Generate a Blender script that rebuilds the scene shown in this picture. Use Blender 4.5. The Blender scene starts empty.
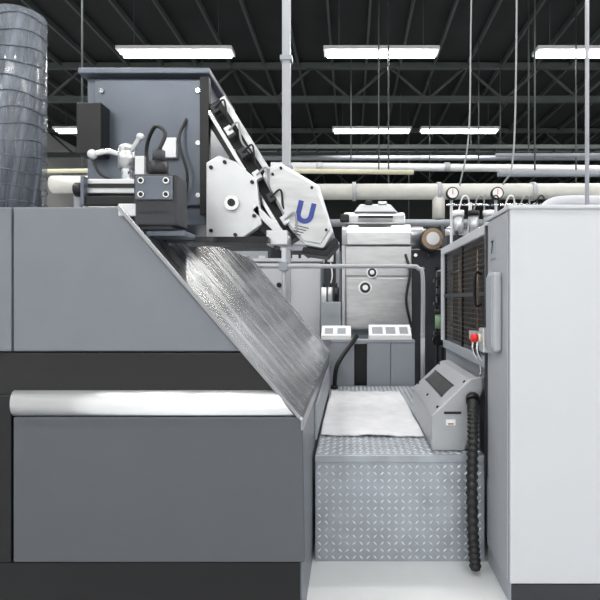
import bpy, bmesh, math, random
from mathutils import Vector, Matrix, Euler
random.seed(4)
OZ = 1.35   # camera (eye) height above the shop floor; all z values below are relative to eye level
S = bpy.context.scene
COL = S.collection
S.view_settings.view_transform = 'Standard'

# ---------------------------------------------------------------- materials
def lin(c):
    c = c/255.0
    return c/12.92 if c <= 0.04045 else ((c+0.055)/1.055)**2.4
def rgb(t): return (lin(t[0]), lin(t[1]), lin(t[2]), 1)
def mat(name, col, rough=0.5, metal=0.0, var=0.06, scale=6.0, bump=0.0, bscale=200.0, stretch=None, rot=None, emis=0, alpha=1, rv=.06):
    m = bpy.data.materials.new(name); m.use_nodes = True
    nt = m.node_tree; b = nt.nodes['Principled BSDF']
    tc = nt.nodes.new('ShaderNodeTexCoord'); mp = nt.nodes.new('ShaderNodeMapping')
    src = tc.outputs['Object']
    if rot:
        m0 = nt.nodes.new('ShaderNodeMapping'); m0.inputs['Rotation'].default_value = rot
        nt.links.new(src, m0.inputs['Vector']); src = m0.outputs[0]
    nt.links.new(src, mp.inputs['Vector'])
    if stretch: mp.inputs['Scale'].default_value = stretch
    n = nt.nodes.new('ShaderNodeTexNoise'); n.inputs['Scale'].default_value = scale; n.inputs['Detail'].default_value = 5
    nt.links.new(mp.outputs[0], n.inputs['Vector'])
    r = nt.nodes.new('ShaderNodeValToRGB')
    c = rgb(col)
    r.color_ramp.elements[0].position = 0.3; r.color_ramp.elements[1].position = 0.7
    r.color_ramp.elements[0].color = tuple(v*(1-var) for v in c[:3])+(1,)
    r.color_ramp.elements[1].color = tuple(min(1, v*(1+var)) for v in c[:3])+(1,)
    nt.links.new(n.outputs['Fac'], r.inputs[0]); nt.links.new(r.outputs[0], b.inputs['Base Color'])
    mr = nt.nodes.new('ShaderNodeMapRange')
    mr.inputs['To Min'].default_value = max(0.02, rough-rv); mr.inputs['To Max'].default_value = min(1, rough+rv)
    nt.links.new(n.outputs['Fac'], mr.inputs['Value']); nt.links.new(mr.outputs[0], b.inputs['Roughness'])
    b.inputs['Metallic'].default_value = metal
    if bump:
        n2 = nt.nodes.new('ShaderNodeTexNoise'); n2.inputs['Scale'].default_value = bscale
        nt.links.new(mp.outputs[0], n2.inputs['Vector'])
        bp = nt.nodes.new('ShaderNodeBump'); bp.inputs['Strength'].default_value = bump; bp.inputs['Distance'].default_value = 0.002
        nt.links.new(n2.outputs['Fac'], bp.inputs['Height']); nt.links.new(bp.outputs[0], b.inputs['Normal'])
    if emis:
        b.inputs['Emission Color'].default_value = c; b.inputs['Emission Strength'].default_value = emis
    if alpha < 1: b.inputs['Alpha'].default_value = alpha
    return m

M_face   = mat('press_grey_paint', (106,111,119), .42, var=.03, bump=.05)
M_low    = mat('press_dark_grey_paint', (74,78,85), .42, var=.03, bump=.05)
M_black  = mat('black_gloss_panel', (9,10,12), .35, var=.1)
M_blk    = mat('black_steel', (20,21,24), .4, metal=.3)
M_dk     = mat('dark_machine', (44,47,52), .5, metal=.2, var=.2)
M_silver = mat('satin_silver_trim', (232,234,238), .3, metal=.8, var=.02)
M_steel  = mat('brushed_stainless', (192,194,198), .26, metal=1, var=.36, scale=2.0, rot=(0,math.radians(-49),0), stretch=(.6,5,5), bump=.2, bscale=6, rv=.12)  # brushed grain; base-colour streaks also paint in bright and dark reflections
M_steel2 = mat('stainless_hem', (150,152,156), .3, metal=.9, var=.05)
M_sheet  = mat('sheet_metal_light', (184,186,189), .32, metal=.9, var=.12, scale=5, stretch=(1,1,6))
M_alu    = mat('anodised_aluminium', (196,199,203), .35, metal=.6, var=.05)
M_chrome = mat('chrome', (215,217,220), .14, metal=1, var=.03)
M_roll   = mat('satin_roller', (205,207,211), .32, metal=.8, var=.03)
M_cab    = mat('light_grey_cabinet_paint', (184,187,193), .5, var=.015, scale=2)
M_cabm   = mat('cabinet_side_paint', (160,164,170), .5, var=.02, scale=2)
M_cabd   = mat('mid_grey_cabinet_paint', (148,154,162), .45, var=.03)
M_console= mat('console_grey', (164,167,172), .4, metal=.2, var=.03)
M_slate  = mat('slate_plate', (96,103,114), .33, metal=.5, var=.22, scale=1.6)
M_tread  = mat('tread_plate', (158,164,172), .42, metal=.45, var=.12, scale=9, bump=.15)
M_tread2 = mat('tread_lozenge_pale', (215,220,226), .33, metal=.45, var=.05)  # lozenges paler than the plate, so the pattern stands out
M_mat    = mat('white_absorbent_mat', (222,223,227), .95, var=.07, scale=9, bump=.9, bscale=90)
M_white  = mat('white_plastic', (232,233,235), .4, var=.02)
M_red    = mat('red_button', (215,30,34), .35)
M_blue   = mat('blue_logo_paint', (36,56,130), .4)
M_yel    = mat('yellow_pipe_paint', (212,208,182), .5)
M_copper = mat('worn_bronze', (140,120,102), .35, metal=.8)
M_hose   = mat('black_rubber', (20,21,23), .5)
M_duct   = mat('duct_paint', (214,214,209), .5, var=.08)
M_floor  = mat('shop_floor_epoxy', (200,203,205), .4, var=.06, scale=1.5)
M_wall   = mat('wall_paint', (66,70,70), .8, var=.08, scale=1)
M_wallb  = mat('bright_wall_paint', (232,232,230), .8, var=.03, scale=1)
M_roof   = mat('roof_sheet', (38,42,43), .8, var=.25, scale=2)
M_truss  = mat('truss_steel', (78,86,85), .6, var=.1)
M_lamp   = mat('lamp_tube', (255,252,245), .5, emis=12)
M_sleeve = mat('clear_plastic_sleeve', (150,158,170), .2, alpha=.42, var=.25, scale=9, bump=.4, bscale=25)
M_wire   = mat('cable_grey', (150,152,155), .5)
M_green  = mat('green_label', (120,150,120), .5)
M_mesh   = mat('dark_mesh_wire', (88,84,80), .45, metal=.4)
M_meshb  = mat('mesh_backing_dark', (17,16,16), .5, var=.3)

# ---------------------------------------------------------------- geometry helpers
G = []
def add(name, bm, m, smooth=False, bevel=0):
    me = bpy.data.meshes.new(name)
    bmesh.ops.recalc_face_normals(bm, faces=bm.faces)
    bm.to_mesh(me); bm.free()
    me.materials.append(m)
    if smooth:
        for p in me.polygons: p.use_smooth = True
    o = bpy.data.objects.new(name, me); COL.objects.link(o)
    if bevel:
        b = o.modifiers.new('bevel', 'BEVEL'); b.width = bevel; b.segments = 2; b.limit_method = 'ANGLE'; b.angle_limit = .6
    G.append(o); return o
def grp(name):
    e = bpy.data.objects.new(name, None); COL.objects.link(e)
    xs = [v for o in G for v in (o.matrix_world @ Vector(c) for c in o.bound_box)]
    c = Vector((sum(v.x for v in xs)/len(xs), sum(v.y for v in xs)/len(xs), min(v.z for v in xs)))
    e.location = c; e.empty_display_size = .1
    for o in G:
        o.parent = e; o.matrix_parent_inverse = Matrix.Translation(-c)
    G.clear(); return e
def box(name, x0, x1, y0, y1, z0, z1, m, bevel=.003, rot=None):
    bm = bmesh.new(); bmesh.ops.create_cube(bm, size=1)
    c = Vector(((x0+x1)/2, (y0+y1)/2, (z0+z1)/2+OZ))
    bmesh.ops.scale(bm, vec=(abs(x1-x0), abs(y1-y0), abs(z1-z0)), verts=bm.verts)
    if rot: bmesh.ops.rotate(bm, cent=(0,0,0), matrix=Matrix.Rotation(rot[0], 3, rot[1]), verts=bm.verts)
    bmesh.ops.translate(bm, vec=c, verts=bm.verts)
    return add(name, bm, m, bevel=min(bevel, abs(x1-x0)/3, abs(y1-y0)/3, abs(z1-z0)/3))
def prism(name, pts, a, b, m, axis='y', bevel=.003):
    bm = bmesh.new()
    def P(p, t):
        return (p[0], t, p[1]+OZ) if axis == 'y' else (t, p[0], p[1]+OZ)
    v0 = [bm.verts.new(P(p, a)) for p in pts]; v1 = [bm.verts.new(P(p, b)) for p in pts]
    bm.faces.new(v0); bm.faces.new(v1[::-1])
    n = len(pts)
    for i in range(n): bm.faces.new((v0[i], v0[(i+1) % n], v1[(i+1) % n], v1[i]))
    return add(name, bm, m, bevel=bevel)
def smoothpath(pts, k=8):
    P = [Vector(p) for p in pts]
    if len(P) < 3: return P
    Q = [P[0]*2-P[1]]+P+[P[-1]*2-P[-2]]; out = []
    for i in range(1, len(Q)-2):
        for j in range(k):
            t = j/k; a, b, c, d = Q[i-1:i+3]
            out.append(.5*((2*b)+(-a+c)*t+(2*a-5*b+4*c-d)*t*t+(-a+3*b-3*c+d)*t**3))
    out.append(P[-1]); return out
def sweep(name, pts, r, m, k=8, seg=14, rf=None, smooth=True, curve=True):
    P = smoothpath(pts, k) if curve else [Vector(p) for p in pts]
    P = [p+Vector((0,0,OZ)) for p in P]
    bm = bmesh.new(); rings = []; nrm = None
    for i, p in enumerate(P):
        t = (P[min(i+1, len(P)-1)]-P[max(i-1, 0)]).normalized()
        if nrm is None:
            nrm = t.orthogonal().normalized()
        nrm = (nrm-t*nrm.dot(t)).normalized(); bn = t.cross(nrm)
        rr = rf(i) if rf else r
        rings.append([bm.verts.new(p+(nrm*math.cos(a)+bn*math.sin(a))*rr) for a in [2*math.pi*s/seg for s in range(seg)]])
    for a, b in zip(rings, rings[1:]):
        for s in range(seg): bm.faces.new((a[s], a[(s+1) % seg], b[(s+1) % seg], b[s]))
    bm.faces.new(rings[0]); bm.faces.new(rings[-1][::-1])
    o = add(name, bm, m)
    for p in o.data.polygons: p.use_smooth = len(p.vertices) == 4
    return o
def cyl(name, p0, p1, r, m, seg=24, r2=None):
    rr = [r, r if r2 is None else r2]
    return sweep(name, [p0, p1], r, m, seg=seg, rf=lambda i: rr[i], curve=False)
def ball(name, c, r, m, sc=(1,1,1)):
    bm = bmesh.new(); bmesh.ops.create_uvsphere(bm, u_segments=20, v_segments=12, radius=r)
    bmesh.ops.scale(bm, vec=sc, verts=bm.verts)
    bmesh.ops.translate(bm, vec=(c[0], c[1], c[2]+OZ), verts=bm.verts)
    return add(name, bm, m, smooth=True)
def text(name, s, loc, size, m, rot=(math.pi/2, 0, 0), ext=.001):
    cu = bpy.data.curves.new(name, 'FONT'); cu.body = s; cu.size = size; cu.extrude = ext
    cu.align_x = 'CENTER'; cu.align_y = 'CENTER'
    t = bpy.data.objects.new(name+'_c', cu); COL.objects.link(t)
    bpy.context.view_layer.update()
    me = bpy.data.meshes.new_from_object(t)
    bpy.data.objects.remove(t)
    me.transform(Matrix.Translation((loc[0], loc[1], loc[2]+OZ)) @ Euler(rot).to_matrix().to_4x4())
    me.materials.clear(); me.materials.append(m)
    o = bpy.data.objects.new(name, me); COL.objects.link(o); G.append(o); return o
def treads(name, origin, u, v, n, lu, lv, m, sp=.040, k=1.0):
    """raised lozenges on a plate: origin, unit u, unit v, normal n"""
    bm = bmesh.new(); u = Vector(u); v = Vector(v); n = Vector(n); O = Vector(origin)+Vector((0,0,OZ))
    i = 0; a = sp*.6
    while a < lu-.01:
        j = 0; b = sp*.6
        while b < lv-.01:
            s = 1 if (i+j) % 2 else -1
            d = (u+v*s).normalized(); e = (u*-s+v).normalized()
            c = O+u*a+v*b
            L, W, H = .019*k, .0065*k, .004*k
            q = [bm.verts.new(c+d*L), bm.verts.new(c+e*W), bm.verts.new(c-d*L), bm.verts.new(c-e*W)]
            t = [bm.verts.new(c+d*L*.55+n*H), bm.verts.new(c-d*L*.55+n*H)]
            bm.faces.new((q[0], q[1], t[1], t[0])); bm.faces.new((q[1], q[2], t[1]))
            bm.faces.new((q[2], q[3], t[0], t[1])); bm.faces.new((q[3], q[0], t[0]))
            b += sp; j += 1
        a += sp; i += 1
    return add(name, bm, m)

# ---------------------------------------------------------------- room shell
FZ = -1.35; CZ = 5.0; XL, XR, YB, YF = -9.0, 11.0, -6.0, 22.0
box('floor', XL-.2, XR+.2, YB-.2, YF+.2, FZ-.1, FZ, M_floor, 0); G.clear()
box('ceiling', XL-.2, XR+.2, YB-.2, YF+.2, CZ, CZ+.1, M_roof, 0); G.clear()
box('wall_back', XL-.2, XR+.2, YF, YF+.1, FZ, CZ, M_wall, 0); G.clear()
box('wall_left', XL-.1, XL, YB, YF, FZ, CZ, M_wallb, 0); G.clear()
box('wall_right', XR, XR+.1, YB, YF, FZ, CZ, M_wallb, 0); G.clear()
box('wall_front', XL-.2, XR+.2, YB-.1, YB, FZ, CZ, M_wallb, 0); G.clear()

# roof trusses + purlins
for yy in (6.5, 10.5, 14.5, 18.5):
    box('bottom_chord', XL, XR, yy-.05, yy+.05, 4.15, 4.27, M_truss)
    box('top_chord', XL, XR, yy-.05, yy+.05, 4.85, 4.97, M_truss)
    x = XL+.2; k = 0
    while x < XR-1:
        z0, z1 = (4.2, 4.9) if k % 2 else (4.9, 4.2)
        cyl('web_%d' % k, (x, yy, z0), (x+.8, yy, z1), .03, M_truss, 8)
        x += .8; k += 1
    grp('roof_truss')
for i in range(27):
    x = -8.2+i*.71
    box('purlin_%d' % i, x-.02, x+.02, YB, YF, 4.88, 4.99, M_truss, 0)
grp('roof_purlins')

# fluorescent fixtures
rows = [(y, x) for y in (-4.5, -2.0, 1.0, 4.5, 8.3) for x in (-6.2, -2.9, .5, 4.0, 7.5)]
rows += [(12.1, x) for x in (-6.2, .5, 2.62, 8.6)]
for yy, xx in rows:
    if 1:
        box('housing', xx-.95, xx+.95, yy-.14, yy+.14, 4.1, 4.16, M_white)
        for d in (-.07, .07):
            cyl('tube', (xx-.9, yy+d, 4.07), (xx+.9, yy+d, 4.07), .018, M_lamp, 10)
        for d in (-.7, .7):
            cyl('hanger_rod', (xx+d, yy, 4.15), (xx+d, yy, 4.99), .008, M_truss, 6)
        e = grp('fluorescent_ceiling_lamp')
        L = bpy.data.lights.new('tube_light', 'AREA'); L.shape = 'RECTANGLE'; L.size = 1.85; L.size_y = .24
        L.energy = 68 if yy < 8 else 45; L.color = (1, .985, .96)
        o = bpy.data.objects.new('tube_light', L); COL.objects.link(o)
        o.parent = e; o.matrix_parent_inverse = Matrix.Translation(-e.location)
        o.location = (xx, yy, 4.045+OZ)

# ---------------------------------------------------------------- LEFT PRESS DELIVERY UNIT
def sx(z): return -.924+(.372-z)*.86
prism('body', [(-3.2,.36),(-.93,.36),(-.215,-.47),(-.215,FZ+.0),(-3.2,FZ+.0)], 2.03, 4.5, M_dk)
prism('upper_side_cover', [(-1.352,.372),(-.938,.372),(sx(-.205)-.014,-.205),(-1.352,-.205)], 2.0, 2.035, M_face, bevel=.006)
prism('upper_side_cover_rear', [(-3.2,.372),(-1.36,.372),(-1.36,-.205),(-3.2,-.205)], 2.0, 2.035, M_face, bevel=.006)
prism('black_glass_band', [(-3.2,-.212),(sx(-.212)-.006,-.212),(sx(-.47),-.47),(-3.2,-.47)], 2.012, 2.035, M_black)
prism('lower_side_cover', [(-1.352,-.468),(-.195,-.468),(-.185,-1.05),(-1.352,-1.05)], 2.0, 2.035, M_low, bevel=.006)
prism('lower_side_cover_rear', [(-3.2,-.38),(-1.36,-.38),(-1.36,-1.05),(-3.2,-1.05)], 2.0, 2.035, M_blk, bevel=.006)
prism('kick_board', [(-3.2,-1.06),(-.205,-1.06),(-.205,FZ),(-3.2,FZ)], 2.02, 2.035, M_blk)
bm = bmesh.new(); rings = []
for i in range(13):
    a = math.pi*i/12
    z = -.413+.051*math.cos(a); y = 2.008-.028*math.sin(a)
    rings.append((bm.verts.new((-1.352, y, z+OZ)), bm.verts.new((-.30+(-.362-z)*.75, y, z+OZ))))
for a, b in zip(rings, rings[1:]): bm.faces.new((a[0], b[0], b[1], a[1]))
bm.faces.new([r[0] for r in rings]); bm.faces.new([r[1] for r in rings][::-1])
add('silver_trim_bar', bm, M_silver, smooth=False)
for p in G[-1].data.polygons: p.use_smooth = len(p.vertices) == 4
nx, nz = .758, .652
t = .012
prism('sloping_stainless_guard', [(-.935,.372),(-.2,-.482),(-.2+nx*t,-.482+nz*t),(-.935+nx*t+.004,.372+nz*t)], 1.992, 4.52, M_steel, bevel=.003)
prism('guard_bottom_lip', [(-.2,-.46),(-.19,-.47),(-.19,-.52),(-.2,-.52)], 1.995, 4.52, M_steel2, bevel=.001)
prism('guard_front_hem', [(-.938,.372),(-.923,.378),(-.196,-.466),(-.211,-.472)], 1.988, 2.0, M_steel2, bevel=.002)
prism('guard_rear_hem', [(-.93,.40),(-.92,.40),(-.185,-.46),(-.2,-.47)], 4.49, 4.53, M_steel2, bevel=.002)
box('end_cover', -.214, -.2, 2.04, 4.5, FZ, -.52, M_face, .003)
box('end_cover_raised_panel', -.2, -.188, 2.75, 4.35, -.77, -.57, M_cabd, .004)
box('top_cover', -3.2, -.94, 2.04, 4.5, .36, .378, M_face)
grp('printing_press_delivery_unit')

# ---------------------------------------------------------------- platform
box('deck', -.185, .69, 2.58, 4.68, -.83, -.8, M_tread, .004)
treads('deck_lozenges', (-.185, 2.585, -.8), (1,0,0), (0,1,0), (0,0,1), .87, 2.08, M_tread2, sp=.036, k=.9)
box('front_riser', -.185, .69, 2.582, 2.61, FZ, -.83, M_tread)
treads('riser_lozenges', (-.185, 2.582, FZ), (1,0,0), (0,0,1), (0,-1,0), .87, .52, M_tread2, sp=.036, k=.75)
box('edge_angle', -.185, .69, 2.572, 2.582, -.835, -.80, M_tread, .002)
grp('tread_plate_walkway')

# mat
bm = bmesh.new(); nxn, nyn = 40, 70
vs = []
for j in range(nyn+1):
    row = []
    for i in range(nxn+1):
        u, v = i/nxn, j/nyn
        x = -.175+.60*u+.012*math.sin(v*5)*(u-.5)+.004*math.sin(v*17)*(u > .97); y = 2.90+1.40*v+.03*(1-u)*(1-v)
        x = min(x, .423)
        z = -.791+.005*math.sin(u*9+v*4)*math.sin(v*11-u*3)+.002*math.sin(u*31+v*13)+.0022*random.random()
        row.append(bm.verts.new((x, y, z+OZ+.006)))
    vs.append(row)
for j in range(nyn):
    for i in range(nxn): bm.faces.new((vs[j][i], vs[j][i+1], vs[j+1][i+1], vs[j+1][i]))
o = add('absorbent_floor_mat', bm, M_mat, smooth=True)
sm = o.modifiers.new('thick', 'SOLIDIFY'); sm.thickness = .008; sm.offset = -1
G.clear()

# ---------------------------------------------------------------- RIGHT cabinet (near)
box('carcass', .705, 2.6, 2.215, 2.572, FZ, .40, M_cabd, .004)
box('front_door', .7, 1.9, 2.2, 2.216, FZ+.1, .41, M_cab, .012)
box('front_door_next', 1.905, 2.6, 2.2, 2.216, FZ+.1, .41, M_cab, .008)
box('plinth', .71, 2.6, 2.205, 2.22, FZ, FZ+.095, M_dk)
box('side_cover', .697, .706, 2.23, 2.56, -1.25, .395, M_cabm, .004)
box('top_lid', .69, 2.6, 2.19, 2.572, .40, .418, M_cab, .005)
box('number_plate', .690, .698, 2.40, 2.49, .20, .31, M_cabd, .002)
text('number_seven', '7', (.689, 2.445, .255), .09, M_blk, rot=(math.pi/2, 0, -math.pi/2))
box('conduit_housing', .655, .697, 2.30, 2.42, -.24, .13, M_cabm, .018)
box('conduit_housing_lid', .649, .657, 2.315, 2.405, -.22, .11, M_cabd, .008)
box('switch_box', .65, .697, 2.46, 2.55, -.26, -.14, M_alu, .006)
cyl('emergency_stop_collar', (.65, 2.505, -.19), (.635, 2.505, -.19), .022, M_yel)
cyl('emergency_stop_button', (.637, 2.505, -.19), (.605, 2.505, -.19), .019, M_red, r2=.022)
ball('emergency_stop_cap', (.607, 2.505, -.19), .022, M_red, (.4, 1, 1))
sweep('hinge_strip', [(.69, 2.555, -.9), (.69, 2.555, .38)], .008, M_dk, curve=False)
grp('electrical_cabinet')

# mesh guarded unit (further)
box('body', .80, 2.6, 3.01, 3.86, FZ, .30, M_dk)
box('body_front', .80, 1.0, 2.6, 3.0+.005, FZ, .30, M_dk)
box('top_rail', .70, .80, 2.58, 3.9, .345, .40, M_cab, .006)
box('top_cover', .80, 2.6, 2.6, 3.9, .30, .38, M_cabd, .006)
box('bottom_rail', .70, .80, 2.58, 3.9, -.36, -.30, M_cabd, .006)
box('far_post', .70, .80, 3.80, 3.9, -.36, .345, M_cab, .006)
box('near_post', .70, .80, 2.58, 2.62, -.36, .345, M_cabd, .006)
box('middle_rail', .705, .725, 2.62, 3.80, .02, .045, M_blk, .003)
box('lower_skirt', .74, .80, 2.62, 3.9, -1.3, -.36, M_cabd, .004)
bm = bmesh.new()
def bmbox(bm, x0,x1,y0,y1,z0,z1):
    r = bmesh.ops.create_cube(bm, size=1)['verts']
    bmesh.ops.scale(bm, vec=(x1-x0, y1-y0, z1-z0), verts=r)
    bmesh.ops.translate(bm, vec=((x0+x1)/2, (y0+y1)/2, (z0+z1)/2+OZ), verts=r)
y = 2.62
while y < 3.80: bmbox(bm, .7185, .7215, y, y+.0035, -.30, .345); y += .035
z = -.29
while z < .34: bmbox(bm, .7155, .7185, 2.62, 3.80, z, z+.0035); z += .03
add('wire_mesh', bm, M_mesh)
box('mesh_backing', .775, .79, 2.62, 3.80, -.30, .345, M_meshb)
for y in (2.62, 3.2, 3.76):
    box('mesh_stile', .708, .725, y, y+.025, -.30, .345, M_blk, .002)
for i, y in enumerate((2.95, 3.45)):
    cyl('inner_roller_%d' % i, (.752, y, -.28), (.752, y, .32), .010, M_copper)
for i, z in enumerate((-.18, .2)):
    cyl('inner_bar_%d' % i, (.755, 2.65, z), (.755, 3.75, z), .012, M_dk)
sweep('door_handle', [(.71, 2.72, .14), (.675, 2.72, .14), (.675, 2.72, -.02), (.71, 2.72, -.02)], .008, M_blk, k=5)
grp('wire_mesh_machine_guard')

# slanted sill console
prof = [(.43,-.795),(.43,-.615),(.45,-.595),(.63,-.425),(.685,-.415),(.685,-.795)]
prism('housing', prof, 2.66, 3.50, M_console, bevel=.008)
prism('near_end_cap', [(.425,-.795),(.425,-.61),(.63,-.415),(.695,-.405),(.695,-.47),(.60,-.795)], 2.635, 2.665, M_console, bevel=.006)
def onslope(tt, off=0):
    x = .45+.18*tt; z = -.595+.17*tt
    return (x-.687*off, z+.727*off)
for nm, a, b, off, mm, y0, y1 in (('slot_recess', .36, .66, .002, M_black, 2.80, 3.40), ('slot_rim_low', .31, .36, .004, M_blk, 2.79, 3.41), ('slot_rim_high', .66, .70, .004, M_blk, 2.79, 3.41)):
    p = [onslope(a, off), onslope(b, off), onslope(b, -.004), onslope(a, -.004)]
    prism(nm, p, y0, y1, mm, bevel=.0005)
for i, (tt, y) in enumerate(((.1, 2.70), (.9, 2.70), (.1, 3.46), (.9, 3.46), (.1, 3.05))):
    a = onslope(tt, 0); b = onslope(tt, .006)
    cyl('screw_%d' % i, (a[0], y, a[1]), (b[0], y, b[1]), .008, M_blk, 12)
box('warning_label', .50, .55, 2.631, 2.636, -.66, -.63, M_white, .0005)
box('warning_label_text', .51, .54, 2.629, 2.632, -.655, -.648, M_copper, .0003)
box('side_slot', .49, .58, 2.631, 2.636, -.60, -.588, M_blk, .0005)
grp('slanted_air_sill')

def rf(i): return .030 if (i // 2) % 2 else .024
pts = smoothpath([(.61, 2.45, FZ+.03), (.60, 2.46, -1.15), (.60, 2.48, -.9), (.61, 2.50, -.70), (.62, 2.54, -.58), (.635, 2.60, -.53)], 24)
sweep('corrugated_tube', [tuple(p) for p in pts], .03, M_hose, rf=rf, curve=False)
cyl('hose_collar', (.635, 2.60, -.53), (.64, 2.632, -.515), .036, M_blk)
grp('corrugated_black_hose')

for i, (y, x) in enumerate(((2.68, .72), (2.78, .72))):
    sweep('hydraulic_pipe_%d' % i, [(x, y, -.44), (x, y, -.36), (x-.04, y, -.28), (x-.035, y, -.2)], .008, M_chrome)
box('manifold', .66, .70, 2.66, 2.80, -.22, -.17, M_alu)
grp('hydraulic_pipework')

# ---------------------------------------------------------------- NEXT UNIT riser at the end of the walkway
box('riser_panel_left', -.19, .03, 4.7, 4.76, FZ, -.40, M_cabd)
box('riser_dark_gap', .03, .15, 4.74, 4.78, FZ, -.42, M_blk)
box('riser_panel_mid', .15, .37, 4.7, 4.76, FZ, -.40, M_cabd)
box('riser_panel_right', .376, .60, 4.7, 4.76, FZ, -.40, M_cabd)
box('riser_cap', -.19, .60, 4.69, 4.85, -.40, -.375, M_cabd)
prism('sloped_sign_left', [(4.69,-.375),(4.69,-.33),(4.84,-.25),(4.88,-.25),(4.88,-.375)], -.28, .0, M_white, axis='x', bevel=.006)
prism('sloped_sign_right', [(4.69,-.375),(4.69,-.33),(4.84,-.24),(4.88,-.24),(4.88,-.375)], .17, .57, M_white, axis='x', bevel=.006)
for x0, x1 in ((-.25,-.17),(-.13,-.05)):
    prism('label', [(4.71,-.318),(4.80,-.270),(4.802,-.274),(4.71,-.322)], x0, x1, M_cabd, axis='x', bevel=0)
for x0, x1 in ((.20,.30),(.33,.42),(.46,.54)):
    prism('label', [(4.71,-.314),(4.80,-.259),(4.802,-.264),(4.71,-.320)], x0, x1, M_cabd, axis='x', bevel=0)
grp('step_end_panel')
sweep('bar', [(.06, 4.64, -.33), (.03, 4.62, -.37), (-.12, 4.5, -.58), (-.15, 4.5, -.78)], .02, M_blk)
cyl('bar_foot', (-.15, 4.5, -.795), (-.15, 4.5, -.77), .035, M_blk)
grp('sloping_hand_bar')

# handrail
sweep('top_tube', [(-.95, 4.6, .31), (-.2, 4.6, .31), (.50, 4.6, .31), (.62, 4.6, .29), (.66, 4.6, .2), (.66, 4.6, -.35)], .02, M_cabm, k=10)
sweep('left_post', [(-.62, 4.62, .50), (-.62, 4.62, FZ)], .022, M_cabm, curve=False)
ball('post_cap', (-.62, 4.62, .50), .026, M_cab)
sweep('right_post', [(.66, 4.6, -.3), (.66, 4.6, -.795)], .02, M_cabm, curve=False)
box('clamp', -.66, -.58, 4.57, 4.65, .27, .35, M_cabd)
grp('safety_handrail')

# black pipes with valves at right of centre
for i, (x, y, z0, z1) in enumerate(((.74, 4.3, -.45, .20), (.79, 4.3, -.5, .36), (.85, 4.25, -.5, .42), (.91, 4.32, -.5, .55))):
    sweep('riser_pipe_%d' % i, [(x, y, FZ), (x, y, z0), (x, y, z1-.05), (x+.02, y+.02, z1), (x+.10, y+.06, z1)], .013, M_blk)
for z in (-.30, -.05, .15):
    box('pipe_clip_%d' % int(z*100), .71, .93, 4.27, 4.33, z, z+.03, M_dk)
cyl('filter_bowl', (.745, 4.22, -.24), (.745, 4.22, -.12), .035, M_green)
cyl('filter_cap', (.745, 4.22, -.12), (.745, 4.22, -.08), .042, M_blk)
cyl('valve_wheel', (.73, 4.22, -.34), (.73, 4.2, -.34), .045, M_blk)
for i in range(4):
    box('solenoid_valve_%d' % i, .72, .80, 4.18, 4.24, -.02+.07*i, .03+.07*i, (M_blk, M_dk)[i % 2], .004)
grp('air_pipe_manifold')

# ---------------------------------------------------------------- CENTRE printing unit
prism('side_frame', [(-.34,-.05),(-.07,-.05),(-.07,.60),(.68,.60),(.68,-.33),(.95,-.33),(.95,FZ),(-.34,FZ)], 5.62, 7.2, M_cabd)
box('front_sheet_panel', -.066, .67, 5.5, 5.62, -.33, .60, M_sheet, .012)
box('front_sheet_lower_fold', -.05, .655, 5.485, 5.5, -.31, .24, M_sheet, .006)
box('panel_seam', -.066, .67, 5.495, 5.503, .26, .268, M_dk, 0)
box('panel_side_column', -.10, -.066, 5.5, 5.7, -.33, .60, M_cab, .006)
box('lower_left_box', -.33, -.11, 5.45, 5.62, -.35, -.02, M_cabd, .008)
for k in range(3):
    cyl('supply_bottle_%d' % k, (-.30+.07*k, 5.54, -.02), (-.30+.07*k, 5.54, .14), .028, (M_white, M_alu, M_blk)[k])
    cyl('supply_bottle_neck_%d' % k, (-.30+.07*k, 5.54, .14), (-.30+.07*k, 5.54, .19), .012, M_blk)
for c, r in (((.23, 5.49, .30), .062), ((.155, 5.49, .135), .075)):
    cyl('port_ring', (c[0], 5.5, c[2]), (c[0], 5.46, c[2]), r, M_white)
    cyl('port_dark_inner', (c[0], 5.46, c[2]), (c[0], 5.455, c[2]), r*.76, M_dk)
    cyl('port_hub', (c[0], 5.456, c[2]), (c[0], 5.43, c[2]), r*.4, M_chrome)
cyl('impression_roller', (-.1, 5.62, .70), (.80, 5.62, .70), .125, M_roll, 40)
prism('roller_cover', [(5.46,.60),(5.46,.74),(5.52,.84),(5.8,.84),(5.8,.60)], -.05, .66, M_sheet, axis='x', bevel=.012)
cyl('roller_journal', (.80, 5.62, .70), (.86, 5.62, .70), .06, M_dk)
prism('hood', [(5.5,.84),(5.54,.95),(5.6,.98),(6.1,.98),(6.1,.84)], -.08, .60, M_sheet, axis='x', bevel=.01)
prism('hood_trapezoid', [(.03,.98),(.10,1.07),(.44,1.07),(.52,.98)], 5.58, 6.0, M_alu, bevel=.01)
box('hood_block', .16, .24, 5.56, 5.7, 1.06, 1.11, M_blk, .01)
box('hood_block_right', .30, .40, 5.56, 5.7, 1.06, 1.10, M_alu, .01)
box('hood_block_left', -.12, -.02, 5.48, 5.56, .86, .94, M_blk, .01)
prism('hood_handle', [(5.46,.90),(5.46,.92),(5.5,.92),(5.5,.90)], .08, .46, M_blk, axis='x')
cyl('motor_body', (.88, 5.4, .66), (.88, 5.7, .66), .125, M_dk, 36)
cyl('motor_ring', (.88, 5.38, .66), (.88, 5.41, .66), .115, M_copper, 36)
cyl('motor_nose', (.88, 5.36, .66), (.88, 5.42, .66), .07, M_roll, 36)
cyl('drive_gear', (.98, 5.55, .70), (1.02, 5.55, .70), .13, M_dk, 36)
box('motor_mount', .68, 1.1, 5.6, 6.0, FZ, .56, M_dk)
for i in range(5):
    cyl('mount_bolt_%d' % i, (.72+.08*i, 5.6, .5-.15*(i % 2)), (.72+.08*i, 5.57, .5-.15*(i % 2)), .02, M_chrome, 12)
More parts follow.
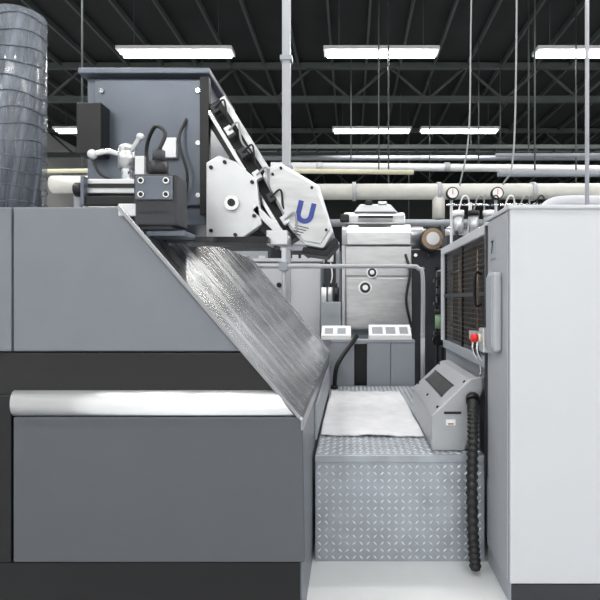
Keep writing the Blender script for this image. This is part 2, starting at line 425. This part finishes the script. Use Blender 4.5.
sweep('air_hose', [(.60, 5.5, .50), (.64, 5.42, .3), (.60, 5.42, .0), (.66, 5.45, -.3)], .014, M_hose)
grp('offset_printing_unit')

# lockers
box('carcass', -1.75, -.36, 6.02, 6.6, FZ, .46, M_cabd)
for i, (a, b) in enumerate(((-1.75,-1.30),(-1.292,-.80),(-.792,-.37))):
    box('door_%d' % i, a, b, 6.0, 6.02, FZ+.1, .445, M_cab, .006)
cyl('door_lock', (-.86, 6.0, .18), (-.86, 5.97, .18), .03, M_blk)
box('door_handle', -.75, -.73, 5.97, 6.0, .08, .24, M_blk)
box('status_plate', -1.2, -1.05, 5.995, 6.0, .25, .33, M_white)
box('top_lid', -1.77, -.35, 5.98, 6.62, .46, .50, M_cab)
grp('control_cabinet')

# machine clutter behind: more press towers
for (x0, x1, y0, h, mm) in ((-2.8,-1.3, 8.2, .9, M_dk), (-1.1, -.2, 8.6, .95, M_cabd), (1.5, 3.2, 6.4, .75, M_dk), (3.4, 5.4, 7.2, 1.2, M_cabd), (.9, 2.4, 9.0, 1.15, M_dk), (-5.6,-3.1, 7.5, 1.0, M_cabd)):
    box('tower', x0, x1, y0, y0+1.4, FZ, h, mm, .02)
    box('tower_panel', x0+.06, x1-.06, y0-.02, y0, -.2, h-.1, M_cabd if mm is M_dk else M_dk, .01)
    cyl('top_cylinder', (x0+.1, y0+.3, h+.08), (x1-.1, y0+.3, h+.08), .09, M_roll)
    for k in range(5):
        xx = x0+.15+(x1-x0-.3)*k/4
        box('valve_block_%d' % k, xx-.05, xx+.05, y0-.08, y0-.02, h-.3, h-.18, M_alu)
        sweep('tube_%d' % k, [(xx, y0-.05, h-.3), (xx+.03, y0-.1, h-.55), (xx-.04, y0-.04, h-.8)], .012, random.choice((M_wire, M_hose, M_white)))
    box('guard_rail', x0, x1, y0-.05, y0-.02, h, h+.04, M_cab)
    grp('background_press_tower')

# ---------------------------------------------------------------- overhead ducts and pipes
cyl('duct_run', (-.9, 8.0, 1.73), (8.5, 8.0, 1.75), .125, M_duct, 32)
for x in (.05, 1.4, 2.9, 4.4, 6): cyl('flange', (x-.03, 8.0, 1.735), (x+.03, 8.0, 1.735), .15, M_cab, 32)
cyl('duct_drop', (1.4, 8.0, 1.72), (1.4, 8.0, 1.3), .10, M_duct)
for x in (.6, 3.6, 6.5): cyl('hanger', (x, 8, 1.82), (x, 8, 4.9), .012, M_truss, 8)
grp('ventilation_duct')
cyl('pipe_run', (-1.5, 9.4, 2.52), (9.5, 9.4, 2.42), .07, M_white)
for x in (-.6, 1.8, 5.0): cyl('coupling', (x-.05, 9.4, 2.505), (x+.05, 9.4, 2.5), .085, M_cab)
for x in (0, 2.4, 5, 8): cyl('hanger', (x, 9.4, 2.56), (x, 9.4, 4.9), .012, M_truss, 8)
grp('overhead_white_pipe')
cyl('pipe_run', (-1.2, 7.2, 1.86), (.9, 7.2, 1.84), .035, M_yel)
for x in (-.9, .4): cyl('hanger', (x, 7.2, 1.85), (x, 7.2, 4.9), .01, M_truss, 8)
grp('overhead_yellow_pipe')
for y, z, x0, x1, r in ((10.8, 2.25, 1.2, 9, .05), (12.5, 3.55, -3, 9, .06), (13, 2.0, -6, 9, .1), (7.6, 2.2, 2.2, 8, .03), (6.8, 1.72, 2.0, 8, .045)):
    cyl('pipe_run', (x0, y, z), (x1, y, z), r, M_cabd)
    for x in (x0+.5, (x0+x1)/2, x1-.5): cyl('hanger', (x, y, z), (x, y, 4.9), .012, M_truss, 8)
    grp('overhead_grey_pipe')
for d in (0, .3): box('side_rail', -4, 9, 9.9+d, 9.93+d, 3.0, 3.08, M_truss)
for i in range(32): box('rung_%d' % i, -3.9+i*.4, -3.86+i*.4, 9.9, 10.2, 3.0, 3.02, M_truss, 0)
for i in range(4): cyl('tray_cable_%d' % i, (-4, 9.97+.05*i, 3.04), (9, 9.97+.05*i, 3.04), .02, M_hose, 8)
for x in (-3, 0, 3, 6): cyl('hanger', (x, 10.05, 3.0), (x, 10.05, 4.9), .012, M_truss, 8)
grp('cable_tray')
box('column', -.69, -.61, 5.0, 5.08, FZ, 4.15, M_cabm, .004)
for z in (.5, 1.3, 2.4): box('bracket', -.71, -.59, 4.99, 5.09, z, z+.05, M_cabd)
grp('steel_column')
cyl('rod', (1.44, 3.05, .42), (1.44, 3.05, 4.98), .012, M_cab)
cyl('rod_base', (1.44, 3.05, .38), (1.44, 3.05, .44), .03, M_cabd)
grp('vertical_service_rod')
sweep('cable', [(1.5, 4.5, 4.9), (1.49, 4.5, 2.5), (1.46, 4.5, 1.3), (1.40, 4.6, 1.06)], .008, M_wire)
sweep('cable_b', [(1.12, 4.5, 4.9), (1.08, 4.5, 2.5), (1.06, 4.5, 1.5), (1.0, 4.6, 1.05)], .007, M_wire)
grp('hanging_cable')

# gauge and pump rack
for x in (.95, 1.13, 1.37, 1.55, 1.75):
    cyl('upright', (x, 4.55, FZ), (x, 4.55, 1.0 if x in (.95, 1.37) else .92), .014, M_cab)
for z in (.45, .68, .9): cyl('cross_tube', (.9, 4.55, z), (1.8, 4.55, z), .012, M_chrome)
for x in (.95, 1.37):
    cyl('gauge_case', (x, 4.54, 1.0), (x, 4.49, 1.0), .058, M_blk, 32)
    cyl('gauge_dial', (x, 4.49, 1.0), (x, 4.486, 1.0), .047, M_white, 32)
    box('gauge_needle', x-.003, x+.003, 4.482, 4.486, .985, 1.035, M_red, 0)
for i in range(6):
    x = 1.0+.14*i
    cyl('clear_bowl_%d' % i, (x, 4.47, .62), (x, 4.47, .78), .045, M_alu)
    cyl('bowl_cap_%d' % i, (x, 4.47, .78), (x, 4.47, .83), .052, M_blk if i % 2 else M_white)
    sweep('tube_%d' % i, [(x, 4.47, .83), (x+.03, 4.42, .95), (x+.09, 4.45, .93), (x+.1, 4.5, .7), (x+.07, 4.5, .45)], .007, (M_white, M_wire, M_hose)[i % 3])
box('pump_block', .92, 1.3, 4.6, 4.9, .3, .62, M_dk)
box('pump_block_light', 1.34, 1.7, 4.6, 4.9, .3, .66, M_cabd)
box('shelf', .88, 1.82, 4.42, 4.95, .27, .30, M_cabd)
e = grp('pneumatic_gauge_rack'); e.location.y += .18
# small ducts on top of right cabinet
sweep('elbow_duct', [(1.30, 3.4, .40), (1.30, 3.4, .55), (1.36, 3.4, .64), (1.48, 3.4, .66), (1.7, 3.4, .66)], .05, M_cab, k=8, seg=20)
cyl('duct_collar', (1.30, 3.4, .38), (1.30, 3.4, .42), .065, M_cabd)
box('top_box', 1.05, 1.22, 3.3, 3.5, .38, .50, M_cabd)
grp('exhaust_elbow_duct')

# ---------------------------------------------------------------- inspection head assembly over the press
box('enclosure', -1.33, -.73, 2.52, 3.0, .378, 1.12, M_slate, .006)
box('face_plate', -1.28, -.71, 2.49, 2.52, .47, 1.1, M_slate, .006)
box('enclosure_lid', -1.35, -.70, 2.47, 3.02, 1.12, 1.15, M_slate, .005)
for x in (-1.24, -.76):
    for z in (.52, .78, 1.04): cyl('cap_screw', (x, 2.49, z), (x, 2.48, z), .012, M_chrome, 12)
box('edge_strip', -.745, -.70, 2.46, 2.5, .42, 1.1, M_blk)
box('sensor_box', -1.32, -1.20, 2.40, 2.49, .70, .95, M_blk, .006)
sweep('plate_cable', [(-1.26, 2.42, .70), (-1.2, 2.42, .6), (-1.05, 2.42, .58), (-.98, 2.44, .66), (-.95, 2.49, .72)], .007, M_hose)
sweep('plate_cable_b', [(-.82, 2.48, .50), (-.80, 2.44, .62), (-.84, 2.44, .78), (-.82, 2.49, .9)], .007, M_hose)
box('junction_block', -.93, -.86, 2.46, 2.49, .70, .80, M_alu, .004)
prism('white_bearing_plate', [(-.69,.30),(-.69,.655),(-.63,.69),(-.55,.66),(-.45,.575),(-.425,.36),(-.54,.275)], 2.38, 2.42, M_alu, bevel=.006)
for x, z in ((-.665,.63),(-.665,.33),(-.55,.31),(-.46,.40),(-.47,.56),(-.60,.655)): cyl('plate_screw', (x, 2.38, z), (x, 2.37, z), .009, M_blk, 12)
cyl('plate_bearing', (-.565, 2.38, .46), (-.565, 2.36, .46), .035, M_chrome)
cyl('plate_bearing_hub', (-.565, 2.36, .46), (-.565, 2.355, .46), .018, M_blk)
box('cross_beam_black', -.80, -.38, 2.3, 2.5, .266, .292, M_blk)
box('cross_beam_rail', -.82, -.60, 2.18, 2.24, .255, .275, M_dk)
def bar(name, p0, p1, w, y0, y1, m, bevel=.003):
    d = Vector((p1[0]-p0[0], p1[1]-p0[1])); n = Vector((-d.y, d.x)).normalized()*w/2
    prism(name, [(p0[0]+n.x, p0[1]+n.y), (p1[0]+n.x, p1[1]+n.y), (p1[0]-n.x, p1[1]-n.y), (p0[0]-n.x, p0[1]-n.y)], y0, y1, m, bevel=bevel)
bar('main_arm', (-.70, .98), (-.28, .31), .13, 2.50, 2.64, M_blk)
bar('arm_rail', (-.63, .99), (-.27, .41), .03, 2.44, 2.50, M_sheet)
bar('arm_rail_inner', (-.70, .93), (-.34, .33), .022, 2.46, 2.50, M_chrome)
bar('lower_arm', (-.52, .50), (-.34, .27), .07, 2.42, 2.5, M_dk)
bar('bright_spine', (-.46, .44), (-.30, .285), .035, 2.38, 2.42, M_alu)
for i in range(6):
    f = i/5; x = -.66+.34*f; z = .93-.54*f
    box('arm_block_%d' % i, x-.022, x+.022, 2.42, 2.46, z-.018, z+.018, M_alu if i % 2 else M_dk, .003, rot=(math.radians(58), 'Y'))
    sweep('arm_cable_%d' % i, [(x, 2.42, z), (x+.05, 2.40, z+.03), (x+.06, 2.43, z-.05), (x+.10, 2.46, z-.10)], .005, (M_hose, M_wire)[i % 2])
box('nose_block', -.40, -.30, 2.36, 2.5, .262, .33, M_alu, .004)
# sensor head box with blue letter
hp = [(-.435,.605),(-.415,.645),(-.345,.672),(-.155,.560),(-.085,.330),(-.135,.252),(-.225,.268),(-.30,.35)]
prism('head_housing', hp, 2.44, 2.74, M_alu, bevel=.010)
cx = sum(p[0] for p in hp)/8; cz = sum(p[1] for p in hp)/8
prism('head_cover_plate', [(cx+(x-cx)*.9, cz+(z-cz)*.9) for x, z in hp], 2.428, 2.442, M_sheet, bevel=.004)
prism('head_lens_shroud', [(-.235,.262),(-.13,.247),(-.08,.31),(-.062,.285),(-.12,.215),(-.245,.232)], 2.46, 2.70, M_blk, bevel=.004)
ang = math.radians(-14); uc = (-.222, .425)
def U(p):
    p = (p[0]*1.15, p[1]*1.15)
    return (uc[0]+p[0]*math.cos(ang)-p[1]*math.sin(ang), uc[1]+p[0]*math.sin(ang)+p[1]*math.cos(ang))
ro, ri, h = .038, .017, .045
outer = [(-ro, h)]+[(ro*math.cos(a), -.01+ro*math.sin(a)) for a in [math.pi+math.pi*i/12 for i in range(13)]]+[(ro, h)]
inner = [(ri, h)]+[(ri*math.cos(a), -.01+ri*math.sin(a)) for a in [2*math.pi-math.pi*i/12 for i in range(13)]]+[(-ri, h)]
prism('logo_letter', [U(p) for p in outer+inner], 2.423, 2.429, M_blue, bevel=0)
for i in range(4):
    a = U((-.03, -.062-.012*i)); b = U((.03-.008*i, -.062-.012*i))
    bar('print_line_%d' % i, a, b, .004, 2.425, 2.429, M_dk, 0)
for p in ((-.38,.61),(-.34,.64),(-.19,.545),(-.12,.34)): cyl('head_screw', (p[0], 2.43, p[1]), (p[0], 2.42, p[1]), .007, M_blk, 10)
grp('inspection_camera_assembly')

# linear slide with clamp lever
box('upper_rail', -1.09, -.72, 2.06, 2.16, .44, .50, M_alu, .005)
box('upper_rail_groove', -1.08, -.88, 2.05, 2.062, .462, .478, M_blk, .001)
box('lower_rail', -1.09, -.74, 2.04, 2.18, .385, .425, M_blk, .004)
box('rail_end_plate', -1.10, -1.085, 2.03, 2.18, .385, .505, M_slate, .003)
box('rail_spacer', -1.03, -.80, 2.08, 2.16, .42, .445, M_dk)
box('rail_base', -1.1, -.95, 2.05, 2.2, .378, .39, M_chrome)
box('end_bracket', -.87, -.70, 2.0, 2.14, .30, .505, M_dk, .006)
box('end_bracket_face', -.86, -.71, 1.99, 2.0, .40, .495, M_slate, .004)
for x in (-.835, -.735):
    for z in (.42, .475):
        cyl('bracket_hole_ring', (x, 1.99, z), (x, 1.984, z), .013, M_chrome, 20)
        cyl('bracket_hole', (x, 1.984, z), (x, 1.982, z), .008, M_blk, 16)
box('lower_clamp', -.93, -.72, 2.02, 2.16, .285, .335, M_dk, .005)
box('lower_clamp_bright', -.93, -.86, 1.995, 2.14, .335, .385, M_alu, .004)
box('clamp_rib', -.85, -.73, 2.0, 2.03, .34, .36, M_slate, .002)
box('support_slab', -.86, -.68, 2.04, 2.2, .262, .285, M_slate, .004)
cyl('spindle', (-1.12, 2.11, .465), (-1.09, 2.11, .465), .02, M_chrome)
cyl('knob_end', (-1.16, 2.11, .465), (-1.12, 2.11, .465), .03, M_blk)
cyl('lever_post', (-.94, 2.1, .50), (-.94, 2.1, .60), .022, M_chrome)
cyl('lever_hub', (-.94, 2.1, .55), (-.94, 2.1, .63), .036, M_sheet)
ball('lever_hub_cap', (-.94, 2.1, .635), .034, M_alu, (1,1,.6))
sweep('lever_arm', [(-.94, 2.1, .60), (-1.0, 2.07, .615), (-1.05, 2.05, .60)], .012, M_chrome)
ball('lever_knob', (-1.06, 2.05, .597), .02, M_alu)
sweep('lever_arm_short', [(-.94, 2.1, .60), (-.90, 2.08, .64), (-.875, 2.07, .67)], .010, M_alu)
ball('lever_knob_short', (-.872, 2.07, .675), .016, M_alu)
box('scale_plate', -.90, -.86, 2.08, 2.1, .505, .60, M_alu, .002)
cyl('black_knob', (-.80, 2.08, .50), (-.80, 2.08, .57), .04, M_blk)
cyl('black_knob_collar', (-.80, 2.08, .57), (-.80, 2.08, .62), .026, M_dk)
sweep('slide_cable', [(-.80, 2.08, .62), (-.78, 2.1, .70), (-.84, 2.14, .74), (-.90, 2.2, .66), (-.88, 2.2, .51)], .008, M_hose)
grp('linear_slide_clamp')

# sleeve column at left
cyl('clear_sleeve', (-1.75, 2.65, .378), (-1.75, 2.65, 1.5), .12, M_sleeve, 32)
for i in range(12):
    a = i*.52
    r = .085 if i % 2 else .05
    sweep('bundled_cable_%d' % i, [(-1.75+r*math.cos(a+t*.35), 2.65+r*math.sin(a+t*.35), .38+t*.14) for t in range(9)], .016, (M_hose, M_dk, M_slate)[i % 3], k=4, seg=8)
for i in range(14):
    z = .42+i*.08
    sweep('sleeve_band_%d' % i, [(-1.75+.122*math.cos(t*math.pi/8), 2.65+.122*math.sin(t*math.pi/8), z+.008*math.sin(t+i)) for t in range(17)], .003, M_slate, k=2, seg=6)
cyl('sleeve_base', (-1.75, 2.65, .378), (-1.75, 2.65, .40), .13, M_blk, 32)
grp('sleeved_cable_column')
# duct and wires behind, left
cyl('short_duct', (-3.1, 5.2, 1.2), (-2.65, 5.2, 1.2), .09, M_duct)
cyl('duct_mouth', (-2.65, 5.2, 1.2), (-2.62, 5.2, 1.2), .1, M_cab)
cyl('duct_stand', (-2.85, 5.2, 1.12), (-2.85, 5.2, FZ), .03, M_cabd)
cyl('yellow_line', (-3.6, 5.3, 1.36), (-2.2, 5.3, 1.38), .022, M_yel)
cyl('yellow_line_stay', (-2.85, 5.3, 1.36), (-2.85, 5.3, 4.9), .01, M_truss, 8)
grp('extraction_pipe')

# ---------------------------------------------------------------- camera + dim ambient
cam = bpy.data.cameras.new('camera'); cam.lens = 30; cam.sensor_width = 36; cam.shift_x = -.085
co = bpy.data.objects.new('camera', cam); COL.objects.link(co)
co.location = (0, 0, OZ); co.rotation_euler = (math.pi/2, 0, 0)
S.camera = co
w = bpy.data.worlds.new('world'); S.world = w; w.use_nodes = True
w.node_tree.nodes['Background'].inputs[0].default_value = (.6, .65, .7, 1)
w.node_tree.nodes['Background'].inputs[1].default_value = .3
